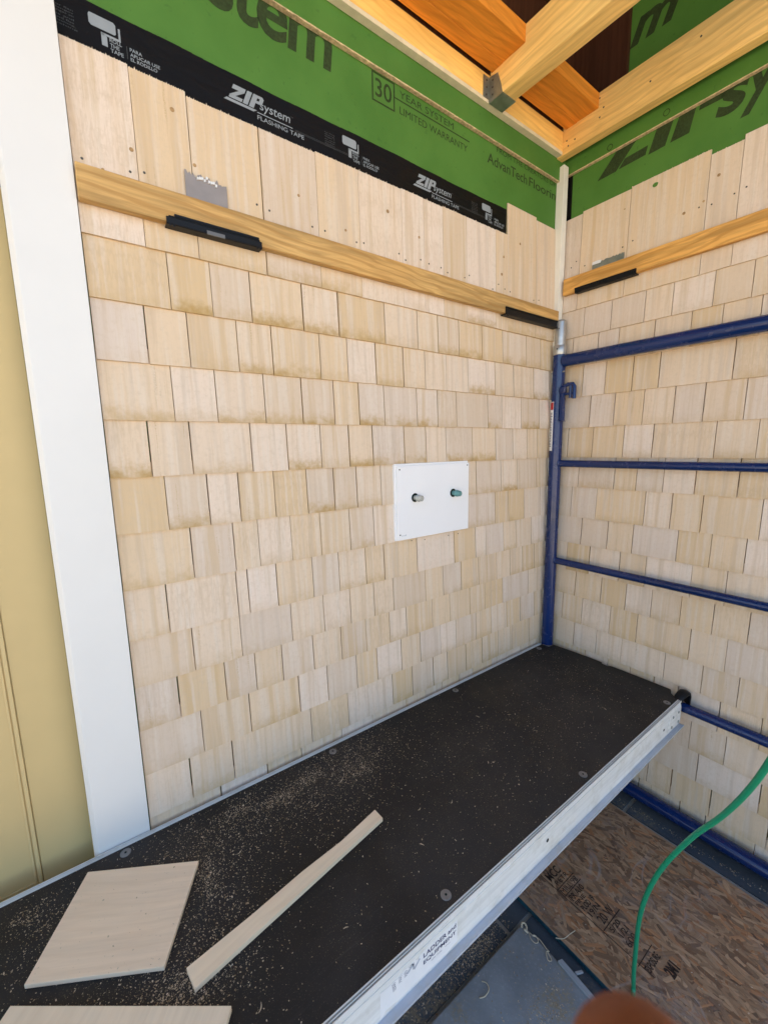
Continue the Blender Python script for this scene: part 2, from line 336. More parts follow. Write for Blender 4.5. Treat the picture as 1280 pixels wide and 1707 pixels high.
JL=[
[-1.366, -1.271, -1.132, -1.001, -0.886, -0.749, -0.671, -0.599, -0.503, -0.369, -0.243, -0.175],
[-1.255, -1.175, -1.054, -0.959, -0.818, -0.706, -0.627, -0.541, -0.437, -0.334, -0.207, -0.123],
[-1.38, -1.306, -1.209, -1.133, -1.013, -0.937, -0.85, -0.757, -0.677, -0.593, -0.498, -0.371, -0.272, -0.158],
[-1.344, -1.261, -1.157, -1.066, -0.979, -0.906, -0.824, -0.709, -0.628, -0.548, -0.403, -0.33, -0.225, -0.117],
[-1.394, -1.318, -1.194, -1.108, -1.021, -0.939, -0.865, -0.756, -0.674, -0.592, -0.475, -0.359, -0.267, -0.184],
[-1.373, -1.293, -1.227, -1.146, -1.063, -0.988, -0.919, -0.84, -0.645, -0.454, -0.327, -0.236, -0.119],
[-1.334, -1.246, -1.19, -1.11, -1.031, -0.944, -0.867, -0.712, -0.556, -0.354, -0.281, -0.19],
[-1.39, -1.247, -1.222, -1.152, -1.058, -0.981, -0.897, -0.834, -0.711, -0.553, -0.452, -0.399, -0.305, -0.234, -0.14],
[-1.348, -1.246, -1.121, -1.031, -0.95, -0.871, -0.803, -0.678, -0.602, -0.52, -0.434, -0.339, -0.263, -0.189, -0.116],
[-1.385, -1.287, -1.218, -1.15, -1.066, -0.982, -0.901, -0.819, -0.755, -0.649, -0.572, -0.476, -0.399, -0.303, -0.147],
[-1.345, -1.238, -1.11, -1.028, -0.936, -0.865, -0.776, -0.699, -0.613, -0.542, -0.442, -0.363, -0.275, -0.194, -0.104],
[-1.377, -1.284, -1.081, -0.967, -0.811, -0.733, -0.645, -0.58, -0.492, -0.408, -0.319, -0.236, -0.132],
[-1.317, -1.204, -1.112, -0.99, -0.885, -0.758, -0.677, -0.603, -0.523, -0.454, -0.351, -0.264, -0.179],
]
ZR= [0.475, 0.3805, 0.28, 0.171, 0.0603, -0.0465, -0.156, -0.2705, -0.3718, -0.4785, -0.5765, -0.681, -0.777, -0.878, -0.977, -1.075]
JR=[
[-0.519, -0.442, -0.238, -0.075],
[-0.572, -0.486, -0.385, -0.307, -0.204, -0.109],
[-0.595, -0.512, -0.438, -0.34, -0.233, -0.164, -0.072],
[-0.549, -0.363, -0.285, -0.196, -0.116],
[-0.583, -0.488, -0.411, -0.324, -0.233, -0.148],
[-0.618, -0.524, -0.36, -0.269, -0.165, -0.071],
[-0.588, -0.485, -0.399, -0.32, -0.248, -0.119],
[-0.645, -0.509, -0.428, -0.35, -0.19, -0.096],
[-0.62, -0.539, -0.453, -0.321, -0.237, -0.141],
[-0.585, -0.498, -0.368, -0.285, -0.177, -0.088],
[-0.647, -0.563, -0.478, -0.394, -0.313, -0.227, -0.129],
[-0.603, -0.511, -0.355, -0.265, -0.16, -0.081],
[-0.64, -0.551, -0.447, -0.311, -0.221, -0.134],
[-0.7, -0.602, -0.492],
[-0.626, -0.535],
[-0.715, -0.563],
]

XE=-1.4645          # where the left wall meets the casing
FZ=-1.268           # floor level
def fL(y): return lambda a,b:(a,y,b)
def fR(x): return lambda a,b:(x,-a,b)
def fH(z): return lambda a,b:(a,b,z)

# ------------------------------------------------------------------ setting
g=MB(); g.box(-400,400,-400,400,FZ-.06,FZ-.05); obj('ground',g,M['ground'],kind='structure')
t=MB(); t.box(-2.6,.02,-1.75,.02,FZ-.05,FZ-.004,mi=1)
xs=[-2.6,-1.975,-1.345,-.722,-.098,.02]; ys=[-1.75,-1.645,-1.02,-.392,.02]
for i in range(len(xs)-1):
    for j in range(len(ys)-1):
        t.box(xs[i]+.006,xs[i+1]-.006,ys[j]+.006,ys[j+1]-.006,FZ-.02,FZ)
obj('floor',t,[M['tile'],M['grout']],kind='structure')

# ------------------------------------------------------------------ shingles
def shingle(mb, a0,a1, z0,z1, T0,T1, mp, rnd, stain, tilt=0):
    """a wedge: thick butt at z0, thinning to z1; mp maps (along, out, up) to the wall"""
    w=a1-a0; d=random.uniform(-.0007,.0007)
    P=[mp(a0,T0,z0+d),mp(a1,T0,z0-d+tilt),mp(a1,.0005,z0-d+tilt),mp(a0,.0005,z0+d),mp(a0,T1,z1),mp(a1,T1,z1),mp(a1,.0005,z1),mp(a0,.0005,z1)]
    fs=[(3,2,1,0),(4,5,6,7),(0,1,5,4),(1,2,6,5),(2,3,7,6),(3,0,4,7)]
    h=z1-z0
    front=[(0,0),(w,0),(w,h),(0,h)]
    uv=[[(0,0),(w,0),(w,-.01),(0,-.01)][::1],[(0,h),(w,h),(w,h),(0,h)],front,[(w,0)]*4,[(0,0)]*4,[(0,0)]*4]
    R_=random.random()
    mb.add(P,fs[1:],tone=(R_,rnd,stain),uvs=uv[1:]); mb.add(P[:4],[(3,2,1,0)],tone=(R_,rnd,.75),uvs=[[(0,0),(w,0),(w,-.004),(0,-.004)]])
def fill(js, lo, hi, wmin=.055, wmax=.125):
    js=sorted(js)
    while js and js[0]-lo>wmax+.03: js.insert(0,js[0]-random.uniform(wmin,wmax))
    while js and hi-js[-1]>wmax+.03: js.append(js[-1]+random.uniform(wmin,wmax))
    js=[j for j in js if lo+.012<j<hi-.012]
    return [lo]+js+[hi]
def course(mb, edges, z0, ztop, mp, T=.0165, slope=.034, lap=.028, stain=.6):
    for a,b in zip(edges[:-1],edges[1:]):
        gp=random.choice((.0006,.0009,.0011,.0014,.0017))
        st=random.random()*1.15*stain
        h=ztop+lap-z0
        shingle(mb,a+gp,b-gp,z0+random.choice((0,0,0,0,.0006,-.0006)),ztop+lap,T,T-slope*h*1.6,mp,random.random(),min(1,st))
mpL=lambda a,o,z:(a,-o,z)
mpR=lambda a,o,z:(-o,-a,z)

lw=thing('shingled_wall',(-.75,.006,FZ),'pale cedar shingle wall behind the black plank, with green sheathing and tape along its top','wall')
cl=MB()
zl=ZL[:]
while zl[-1]>-1.15: zl.append(zl[-1]-.1)
for i,z in enumerate(zl):
    if i==0: continue
    js=JL[i] if i<len(JL) else [random.uniform(XE+.05,XE+.1)]
    course(cl,fill(list(js),XE,-.002),z,zl[i-1],mpL,stain=.95 if i<7 else .6)
obj('shingle_courses',cl,M['shingle'],lw)
top=MB()
ed=[XE,-1.367,-1.274,-1.136,-1.004,-.889,-.754,-.677,-.604,-.507,-.376,-.312,-.243,-.160,-.002]
ed=[XE,-1.367,-1.274,-1.134,-1.003,-.888,-.754,-.677,-.604,-.507,-.374,-.3145,-.160,-.002]
tops=[.674,.671,.664,.664,.667,.667,.669,.668,.670,.670,.671,.7665,.758]
TS=.0125/.385
for k,(a,b) in enumerate(zip(ed[:-1],ed[1:])):
    gp=.0022 if abs(b+1.134)<.01 else random.choice((.0005,.0008)); zt=tops[k]
    shingle(top,a+gp*.4,b-gp,ZL[0],zt,.0165,.0165-TS*(zt-ZL[0]),mpL,random.random(),random.random()*.9)
    if k<11:      # splintered sawn top ends
        n=int((b-a)/.004)
        for q in range(n):
            xa=a+gp+(b-a-2*gp)*q/n; xb=xa+random.uniform(.0015,.0036); hh=random.uniform(.0004,.0022)*(1 if random.random()<.85 else 2)
            o=.0165-TS*(zt-ZL[0])
            top.prism([(xa,zt-.001),(xb,zt-.001),((xa+xb)/2+random.uniform(-.001,.001),zt+hh)],lambda a_,b_:(a_,-o,b_),lambda a_,b_:(a_,-o+.002,b_),tone=(.5,.3,0))
obj('full_length_shingles',top,M['shingle'],lw)
# nail heads and small knots on the long shingles
nl=MB(); kn=MB(); rs=random.Random(3)
def yfront(z): return -(.0165-TS*(z-ZL[0]))
for a,b in zip(ed[:-1],ed[1:]):
    for x in ((a+.013,b-.014) if b-a>.05 else (a+.02,)):
        z=rs.uniform(.488,.512); nl=MB(); nl.disc((x+rs.uniform(-.004,.004),yfront(z)+.0004,z),(0,-1,0),.0022,.0009,10); obj('nail_head',nl,M['nail'],lw)
for x,z,r in ((-1.268,0.5463,0.0033),(-1.4222,0.4864,0.0024),(-1.3748,0.535,0.0036),(-1.05,.56,.003),(-.80,.60,.0045),(-.695,.565,.0035),(-.345,.545,.0045),(-.335,.60,.004),(-.25,.66,.004),(-1.30,.63,.004),(-.93,.52,.003)):
    kn=MB(); kn.tube([(x,yfront(z)+.0004,z),(x,yfront(z)-.0003,z)],r,14); obj('knot',kn,M['knot'],lw)
for x,z in ((-.735,-.273),(-.683,-.277),(-.583,-.278),(-.54,-.278)): nl=MB(); nl.disc((x,-.0166,z),(0,-1,0),.0017,.0009,8); obj('nail_head',nl,M['nail'],lw)

sh=MB(); sh.box(-1.56,0,.0004,.012,FZ,1.36)
zp=obj('sheathing_panel',sh,M['zip'],lw)
Ls=MB(); f=fL(-.0002)
put_text(Ls,'stem',-1.222,-.945,.849,.945,f,bold=.02,shear=.12,spacing=.93)
obj('printed_lettering',Ls,M['ink'],zp); Ls=MB()
for (a0,a1,b0,b1) in ((-.836,-.832,.8435,.9075),(-.7695,-.7655,.8435,.9075),(-.832,-.7695,.8435,.8472),(-.832,-.7695,.9038,.9075),(-.7655,-.491,.8752,.8782)):
    put_poly(Ls,[(a0,b0),(a1,b0),(a1,b1),(a0,b1)],f)
put_text(Ls,'30',-.826,-.7755,.8565,.8965,f,bold=.008)
put_text(Ls,'YEAR SYSTEM',-.750,-.556,.8835,.8995,f); put_text(Ls,'LIMITED WARRANTY',-.750,-.499,.8465,.8635,f)
obj('printed_lettering',Ls,M['ink'],zp); Ls=MB()
put_text(Ls,'FROM THE CREATORS OF',-.369,-.053,.8945,.9085,f); obj('printed_lettering',Ls,M['ink'],zp); Ls=MB(); put_text(Ls,'AdvanTech',-.411,-.214,.8515,.880,f,bold=.006); put_text(Ls,'Flooring',-.203,-.022,.8445,.880,f,bold=.006)
obj('printed_lettering',Ls,M['ink'],zp)
st=MB(); st.box(XE,-.012,-.011,-.0003,.912,.986); st.mi[0]=1
st.box(XE,-.012,-.0115,-.0004,.9095,.9118,mi=1)
for q in range(150):   # chipped sawn edge
    x=random.uniform(XE,-.03); st.box(x,x+random.uniform(.004,.02),-.0112-random.uniform(0,.0009),-.006,.9092-random.uniform(0,.0012),.9112,mi=1)
obj('sheathing_strip',st,[M['zip'],M['osbedge']],lw)
tp=MB(); n=60
for q in range(n):  # tape with a slightly wavering edge
    a=XE+(-.3165-XE)*q/n; b=XE+(-.3165-XE)*(q+1)/n; w=math.sin(q*.9)*.0006+math.sin(q*.23)*.001
    tp.box(a,b,-.0016,-.0002,.655,.746+w)
tape=obj('flashing_tape',tp,M['tape'],lw)
tl=MB(); tf=MB(); f=fL(-.0021)
def zip_logo(mb,x,z,k,f):
    P=lambda l:[(x+a*k+b*k*.42,z+b*k) for a,b in l]
    put_poly(mb,P([(0,.0),(.42,.62),(.0+.0,.62),(.0,1),(1.0,1),(1.0,.80),(.46,.0)]),f) if False else None
    put_poly(mb,P([(0,1),(.95,1),(.95,.68),(.0,.68)]),f)
    put_poly(mb,P([(.55,.70),(.95,.70),(.40,.22),(0,.22)]),f)
    put_poly(mb,P([(0,.24),(.98,.24),(.98,0),(0,0)]),f)
    put_poly(mb,P([(1.06,1),(1.44,1),(1.44,0),(1.06,0)]),f)
    put_poly(mb,P([(1.54,1),(1.92,1),(1.92,-.02),(1.54,-.02)]),f)
    put_poly(mb,P([(1.92,1),(2.25,1),(2.42,.86),(2.42,.55),(2.25,.40),(1.92,.40),(1.92,.60),(2.12,.60),(2.12,.80),(1.92,.80)]),f)
for c in (-1.198,-.706,):
    tl=MB(); tf=MB()
    zip_logo(tl,c+.008,.7015,.0265,f)
    put_text(tl,'system',c+.072,c+.140,.6985,.7175,f,bold=.004,shear=.12)
    put_poly(tl,[(c-.002,.6945),(c+.058,.6945),(c+.066,.6995),(c+.004,.6995)],f)
    put_poly(tl,[(c+.066,.6955),(c+.145,.6955),(c+.145,.6972),(c+.066,.6972)],f)
    put_text(tl,'FLASHING TAPE',c+.066,c+.172,.6835,.6918,f,bold=.006)
    put_text(tf,'TM',c+.141,c+.147,.7155,.7185,f)
    obj('fine_print',tf,M['faint_ink'],tape); tf=MB()
    for q in range(3): put_poly(tf,[(c+.15,.6962-q*.0016),(c+.30,.6962-q*.0016),(c+.30,.6958-q*.0016),(c+.15,.6958-q*.0016)],f)
    obj('printed_logo',tl,M['grey_ink'],tape); obj('fine_print',tf,M['faint_ink'],tape)
for c in (-1.419,-.926,-.434):
    tl=MB(); tf=MB()
    put_poly(tl,[(c+.003,.7135),(c+.037,.7135),(c+.039,.716),(c+.039,.729),(c+.036,.732),(c+.002,.732),(c,.729),(c,.717)],f)
    put_poly(tl,[(c+.0425,.7265),(c+.0455,.7265),(c+.0455,.7065),(c+.0425,.7065)],f)
    put_poly(tl,[(c+.018,.7098),(c+.0425,.7098),(c+.0425,.7065),(c+.018,.7065)],f)
    put_poly(tl,[(c+.0165,.7098),(c+.0185,.7098),(c+.025,.7055),(c+.025,.6905),(c+.0165,.6905)],f)
    for q,wd in enumerate(('ROLL','THE','TAPE')): put_text(tl,wd,c+.0285,c+.0285+(.018,.014,.0195)[q],.7005-q*.0078,.7065-q*.0078,f,bold=.012)
    put_poly(tf,[(c+.0535,.7055),(c+.0543,.7055),(c+.0543,.686),(c+.0535,.686)],f)
    for q,wd in enumerate(('PARA','APLICAR USE','EL RODILLO')): put_text(tl,wd,c+.0585,c+.0585+(.019,.047,.042)[q],.7000-q*.0075,.7055-q*.0075,f,bold=.012)
    obj('divider_line',tf,M['faint_ink'],tape); tf=MB()
    for q in range(7):
        n=random.randint(6,9); put_text(tf,'for flanges and flashings and openings'[q*3:q*3+n].strip(),c-.047,c-.047+.026+.004*(q==6),.7195-q*.0045,.7222-q*.0045,f)
    obj('printed_notice',tl,M['grey_ink'],tape); obj('fine_print',tf,M['faint_ink'],tape)

rw=thing('shingled_wall',(.006,-.7,FZ),'wall of cedar shingles behind the blue scaffold frame, with green sheathing bearing huge dark letters','wall')
cr=MB(); zr=ZR[:]
zr+= [-1.172,-1.262]
for i,z in enumerate(zr):
    if i==0: continue
    js=[-y for y in JR[i]] if i<len(JR) else [.2]
    if len(js)<4: js=[j for j in js]
    course(cr,fill(list(js),.012,1.75,.07,.145),z,zr[i-1],mpR,stain=.55)
obj('shingle_courses',cr,M['shingle'],rw)
tr=MB(); er=[.012,.0805,.239,.4475,.520]; tz=[.791,.797,.8015,.787,.7985]
while er[-1]<1.7: er.append(er[-1]+random.uniform(.09,.15))
er[-1]=1.75
for k,(a,b) in enumerate(zip(er[:-1],er[1:])):
    zt=tz[k] if k<5 else .8+random.uniform(-.01,.01)
    js=None
    shingle(tr,a+.0006,b-.0008,ZR[0],zt,.0165,.0165-.038*(zt-ZR[0]),mpR,random.random(),random.random()*.35)
    if k in (2,3):
        n=int((b-a)/.005); o=.0165-.038*(zt-ZR[0])
        for q in range(n):
            xa=a+(b-a)*q/n; xw=random.uniform(.001,.0045); tr.prism([(xa,zt-.001),(xa+xw,zt-.001),(xa+xw*random.random(),zt+random.uniform(.0002,.0026)*(random.random()<.7))],lambda a_,b_:(-o,-a_,b_),lambda a_,b_:(-o+.002,-a_,b_),tone=(.5,.3,0))
obj('full_length_shingles',tr,M['shingle'],rw)
nr=MB(); kr=MB()
def xfront(z): return -(.0165-.038*(z-ZR[0]))
for y,z in ((.05,.625),(.068,.64),(.10,.615),(.225,.63),(.255,.638),(.43,.66),(.46,.655),(.51,.66),(.535,.665)):
    nr=MB(); nr.disc((xfront(z)+.0004,-y,z),(-1,0,0),.0022,.0009,10); obj('nail_head',nr,M['nail'],rw)
for y,z,r in ((.222,.745,.002),(.393,.66,.0042),(.47,.725,.004),(.44,.672,.003)):
    kr=MB(); kr.tube([(xfront(z)+.0004,-y,z),(xfront(z)-.0003,-y,z)],r,14); obj('knot',kr,M['knot'],rw)
gs=MB(); gs.prism([(.308+.0075*math.cos(a)*(1.2 if 0<a<2 else 1),.776+.006*math.sin(a)) for a in [k*.5 for k in range(12)]],lambda a,z:(xfront(.776)-.0012,-a,z),lambda a,z:(xfront(.776)+.0003,-a,z)); obj('green_smear',gs,M['zip'],rw)

sr=MB(); sr.box(.0004,.012,-1.75,0,FZ,1.36)
zpr=obj('sheathing_panel',sr,M['zip'],rw)
Lr=MB(); f=fR(-.0002)
for pl in ([(.123,.873),(.192,.945),(.251,.945),(.183,.874)],[(.192,.876),(.271,.878),(.277,.902),(.209,.899)],[(.279,.874),(.325,.875),(.346,.945),(.302,.945)],[(.338,.876),(.386,.876),(.401,.945),(.3615,.945)],[(.406,.921),(.459,.919),(.467,.945),(.410,.945)]):
    put_poly(Lr,pl,f)
put_text(Lr,'s',.447,.517,.872,.948,f,bold=.028,shear=.2)
put_text(Lr,'ystem',.503,.80,.846,.966,f,bold=.024,shear=.2)
put_text(Lr,'m',.203,.335,1.203,1.272,f,bold=.03,shear=.35)
obj('printed_lettering',Lr,M['ink'],zpr)
sp=MB(); sp.box(-.011,-.0003,-1.75,-.006,.9365,1.02); sp.box(-.0116,-.0004,-1.75,-.006,.9335,.9363,mi=1)
ssp=obj('sheathing_strip',sp,[M['zip'],M['osbedge']],rw)
rg=MB()
for a,b in ((.165,.950),(.327,.957)):
    rg=MB()
    for q in range(18):
        a0=2*math.pi*q/18; a1=2*math.pi*(q+1)/18; r0,r1=.0072,.0092
        put_poly(rg,[(a+r0*math.cos(a0),b+r0*math.sin(a0)),(a+r1*math.cos(a0),b+r1*math.sin(a0)),(a+r1*math.cos(a1),b+r1*math.sin(a1)),(a+r0*math.cos(a1),b+r0*math.sin(a1))],fR(-.0114))
    obj('printed_ring',rg,M['ink'],ssp)
bt=MB(); bt.box(-.0018,-.0003,-.034,-.004,.5,.9328); obj('flashing_tape',bt,M['tape'],rw)

# corner trim, casing, door ---------------------------------------------------
c=MB(); c.box(-.046,-.0185,-.0275,-.0185,FZ+.004,.957); c.box(-.046,-.0185,-.0183,-.0005,FZ+.004,.956)
obj('corner_trim',c,M['bead'],bevel=.0012,label='slim white corner post standing where the two shingled walls meet',cat='corner post')
cs=thing('door_casing',(-1.513,-.01,FZ),'wide white vertical trim board at the left edge, between tan door and shingles','trim board')
c=MB(); c.prism([(-1.5635,-.0005),(-1.5635,-.010),(-1.5555,-.021),(-1.4655,-.021),(-1.4655,-.0005)],lambda a,b:(a,b,FZ+.002),lambda a,b:(a,b,1.2))
obj('trim_board',c,M['white'],cs,bevel=.001)
c=MB(); c.box(-2.5,-1.5645,-.017,-.0005,.4385,.62); obj('head_board',c,M['white'],cs,bevel=.001)
c=MB()
for x,z in ((-1.532,.067),(-1.487,.069)):
    c=MB(); c.disc((x,-.0208,z),(0,-1,0),.0042,.0006,18); obj('filled_screw',c,M['white'],cs)
lwz=MB(); lwz.box(-2.55,-1.5645,.0,.012,.6205,1.36); obj('wall',lwz,M['white'],label='plain white wall above the tan door',cat='wall')
d=thing('door',(-1.95,.04,FZ),'tan painted panelled door at the far left edge beyond the white trim','door')
c=MB(); c.box(-2.5,-1.566,.034,.070,FZ+.006,.4345); obj('door_leaf',c,M['tan'],d)
c=MB(); c.box(-1.6485,-1.566,.0312,.0338,FZ+.006,.4345); c.box(-2.5,-1.649,.0312,.0338,FZ+.006,-.846); c.box(-2.5,-1.649,.0312,.0338,.34,.4345); obj('door_rail',c,M['tan'],d,bevel=.0012)
c=MB()
for o,w,y in ((0,.006,.0292),(.0085,.0035,.0318)):
    x=-1.650-o; z=-.845+o
    c.box(x-w,x,y,.0337,z,.335-o); c.box(-2.49,x-w-.0002,y,.0337,z,z+w)
obj('panel_moulding',c,M['tan2'],d,bevel=.001)
c=MB(); c.box(-2.9,-1.40,.075,.085,FZ+.006,1.36); obj('sun_blocker',c,M['blackp'],d)  # unseen black sheet behind the door, enlarged to stop sun leaking in
# mounting plate -----------------------------------------------------------
p=thing('mounting_plate',(-.651,-.018,-.2635),'square white mounting plate on the shingles with two pipe stubs poking out','mounting plate')
c=MB(); c.box(-.7985,-.503,-.021,-.006,-.2645,-.0455); obj('flange',c,M['pvc'],p,bevel=.0015)
c=MB(); c.box(-.7945,-.5035,-.0265,-.0212,-.2640,-.0515); obj('face_plate',c,M['pvc'],p,bevel=.001)
for x,z,mt,m2 in ((-.729,-.1445,'clear','clear'),(-.5735,-.1425,'teal','teal')):
    c=MB(); c.disc((x,-.0264,z),(0,-1,0),.0130,.0006,24); ho=obj('pipe_hole',c,M['hole'],p)
    c=MB(); c.tube([(x,-.0268,z),(x,-.043,z)],.0072,18); s_=obj('pipe_stub',c,M[mt],p)
    c=MB(); c.tube([(x,-.0385,z),(x,-.0395,z),(x,-.046,z),(x,-.047,z)],[.0085,.0104,.0104,.0085],18); c.tube([(x,-.0472,z),(x,-.056,z),(x,-.058,z)],[.0086,.0086,.0066],18); obj('pipe_cap',c,M[m2],s_)
for x,z in ((-.785,-.0615),(-.511,-.0585),(-.785,-.2485)):
    c=MB(); c.disc((x,-.0264,z),(0,-1,0),.0022,.0008,12); obj('screw',c,M['nail'],p)
c=MB(); put_text(c,'ml',-.779,-.763,-.2535,-.2485,fL(-.0268)); obj('faint_mark',c,M['greylogo'],p)

# battens and gauge brackets --------------------------------------------------
b=MB(); b.box(XE+.001,-.052,-.0345,-.0172,.421,.4755); obj('batten',b,M['batten'],bevel=.0015,label='long honey coloured wooden batten fixed across the wall beside the white trim',cat='batten')
b=MB(); b.box(-.0345,-.0175,-1.3,-.036,.5298,.5845); obj('batten',b,M['rbatten'],bevel=.0015,label='orange wooden batten fixed across the wall behind the blue scaffold frame',cat='batten')
GB='gauge brackets carrying the battens'
def ragged(a0,a1,z0,z1,n,seed,amp):
    r=random.Random(seed); P=[(a0,z0),(a1,z0)]
    for q in range(n+1):
        P.append((a1+(a0-a1)*q/n, z1-(0 if q in (n,n-1) else r.random()*amp)))
    return P
def clamp(mb,a0,a1,z0,z1,fo,steps):
    """lip in front of the batten, a shelf under it; fo(a,out,z)"""
    def bx(a_,b_,o0,o1,za,zb,**k):
        p=[fo(a_,o1,za),fo(b_,o1,za),fo(b_,o0,za),fo(a_,o0,za),fo(a_,o1,zb),fo(b_,o1,zb),fo(b_,o0,zb),fo(a_,o0,zb)]; mb.hexa(p,**k)
    bx(a0,a1,.0352,.0375,z0+.0032,z1-.004); bx(a0+steps*.3,a1-steps*.3,.0353,.0385,z1-.0039,z1-.002); bx(a0+steps,a1-steps*.45,.0352,.040,z1-.0019,z1+.002)
    bx(a0,a1,.0176,.0375,z0,z0+.003); bx(a0+.002,a1-.002,.0376,.0395,z0+.001,z0+.0045)
    for a_ in (a0+.004,a0+.010,a1-.012,a1-.006): bx(a_,a_+.003,.0376,.0392,z0-.003,z0+.0005)
t=thing('gauge_bracket',(-1.25,-.03,.41),'black gauge bracket with a ragged grey metal tab on the batten near the white trim','bracket',GB)
c=MB(); c.prism(ragged(-1.289,-1.211,.44,.5305,26,5,.010),lambda a,z:(a,-.0166-(.0004),z),lambda a,z:(a,-.0158,z)); obj('metal_tab',c,M['steel'],t)
c=MB(); rr=random.Random(2)
for q in range(9):
    x=-1.268+q*.0042; z=.5265-rr.random()*.006-(.004 if q>5 else 0); c.prism([(x,z-.003),(x+.004,z-.002),(x+.0045,z+.002),(x+.001,z+.0025)],lambda a,b_:(a,-.0186-.001*rr.random(),b_),lambda a,b_:(a,-.0172,b_))
obj('peeled_edge',c,M['sticker'],t)
c=MB(); clamp(c,-1.332,-1.152,.4155,.4325,lambda a,o,z:(a,-o,z),.014); bar=obj('clamp_bar',c,M['blackp'],t)
c=MB(); c.box(-1.262,-1.228,-.0402,-.0380,.4148,.4215); obj('grey_inset',c,M['dgrey'],bar)
t=thing('gauge_bracket',(-.2,-.03,.41),'plain black gauge bracket under the batten end, beside the silver scaffold pin','bracket',GB)
c=MB(); clamp(c,-.353,-.060,.4155,.4375,lambda a,o,z:(a,-o,z),.0); obj('clamp_bar',c,M['blackp'],t)
t=thing('gauge_bracket',(-.03,-.18,.52),'black gauge bracket with a greenish metal tab on the orange batten','bracket',GB)
c=MB(); c.prism(ragged(.130,.234,.55,.6125,30,9,.005),lambda a,z:(-.0170,-a,z),lambda a,z:(-.0160,-a,z)); obj('metal_tab',c,M['zinc'],t)
c=MB(); c.prism([(.130,.605),(.158,.6045),(.162,.612),(.150,.6145),(.131,.6135)],lambda a,z:(-.0185,-a,z),lambda a,z:(-.0172,-a,z)); obj('peeled_edge',c,M['sticker'],t)
c=MB(); clamp(c,.0825,.2835,.525,.5395,lambda a,o,z:(-o,-a,z),.0); obj('clamp_bar',c,M['blackp'],t)

# roof framing -----------------------------------------------------------------
c=MB(); c.box(XE,-.0662,-.0312,-.0006,.9865,1.0462); 
c2=MB(); c2.box(XE,-.0662,-.0312,-.0115,.9762,.9864)
t=thing('roof_beam',(-.75,-.02,.976),'yellow pine beam running along the top of the green sheathing above the taped wall','beam')
obj('beam_face',c,M['beamx'],t,bevel=.001); obj('bottom_plate',c2,M['plyedge'],t,bevel=.001)
c=MB(); c.box(-.0655,-.034,-1.7,-.0008,.9735,1.0925); obj('ledger_joist',c,M['beamy'],bevel=.002,label='pine ledger joist along the wall above the huge dark letters, ending in the corner',cat='joist')
lj=bpy.data.objects['ledger_joist']
for y,z in ((-.045,1.012),(-.074,1.002),(-.051,.994),(-.152,1.075),(-.166,1.042),(-.155,1.020),(-.30,1.03),(-.42,1.06)):
    c=MB(); c.disc((-.0654,y,z),(-1,0,0),.0026,.0007,10); obj('nail_head',c,M['nail'],lj)
c=MB(); c.box(-.4442,-.3905,-1.7,-.0335,.9765,1.0915); obj('ceiling_joist',c,M['beamy'],bevel=.003,label='pine joist overhead seated in a metal hanger, crossing towards the viewer',cat='joist')
t=thing('joist_hanger',(-.417,-.058,.97),'metal joist hanger on the beam holding the overhead joist','joist hanger')
c=MB(); c.box(-.4465,-.388,-.081,-.0325,.9742,.9760); obj('seat',c,M['zinc'],t)
c=MB(); c.prism([(-.0325,.9764),(-.079,.9764),(-.074,1.0),(-.062,1.035),(-.0325,1.04)],lambda a,b_:(-.4466,a,b_),lambda a,b_:(-.4448,a,b_)); obj('side_cheek',c,M['zinc'],t)
c=MB(); c.prism([(-.0325,.9764),(-.079,.9764),(-.074,1.0),(-.062,1.035),(-.0325,1.04)],lambda a,b_:(-.3899,a,b_),lambda a,b_:(-.3881,a,b_)); obj('side_cheek',c,M['zinc'],t)
c=MB(); c.box(-.472,-.4468,-.0333,-.0315,.984,1.038); obj('flange',c,M['zinc'],t)
for z in (.992,1.010,1.028):
    c=MB(); c.disc((-.459,-.0332,z),(0,-1,0),.0026,.0012,10); obj('nail_head',c,M['nail'],t)
    c=MB(); c.disc((-.4465,-.045,z-.002),(-1,0,0),.0024,.0010,10); obj('nail_head',c,M['nail'],t)
def blocking(x0,x1,lab):
    t=thing('blocking',((x0+x1)/2,-.095,1.047),lab,'blocking','blocking boards between the joists')
    for y0,y1,dz in ((-.0795,-.0405,0),(-.1505,-.0803,.0012)):
        c=MB(); c.box(x0,x1,y0,y1,1.0468+dz,1.0905); obj('board',c,M['block'],t,bevel=.0015)
blocking(-1.46,-.4447,'orange blocking boards left of the overhead joist'); blocking(-.3900,-.0660,'short orange blocking boards between the overhead joist and the ledger joist')
c=MB(); c.box(-2.6,.03,-.92,.03,1.3602,1.385); obj('roof_deck',c,M['roof'],label='dark brown roof boarding above the joists',cat='roof')
c=MB(); c.box(-.016,-.0008,-.205,-.001,1.0205,1.362); obj('dark_board',c,M['darkb'],label='dark brown board high in the corner above the ledger joist',cat='board')
c=MB(); c.box(-1.46,-.02,-.030,-.001,1.0468,1.362); obj('dark_board',c,M['darkb'],label='dark board added to blacken the gap behind the orange blocking, above the beam',cat='board')  # added dark sheet standing for the shade inside the narrow gap

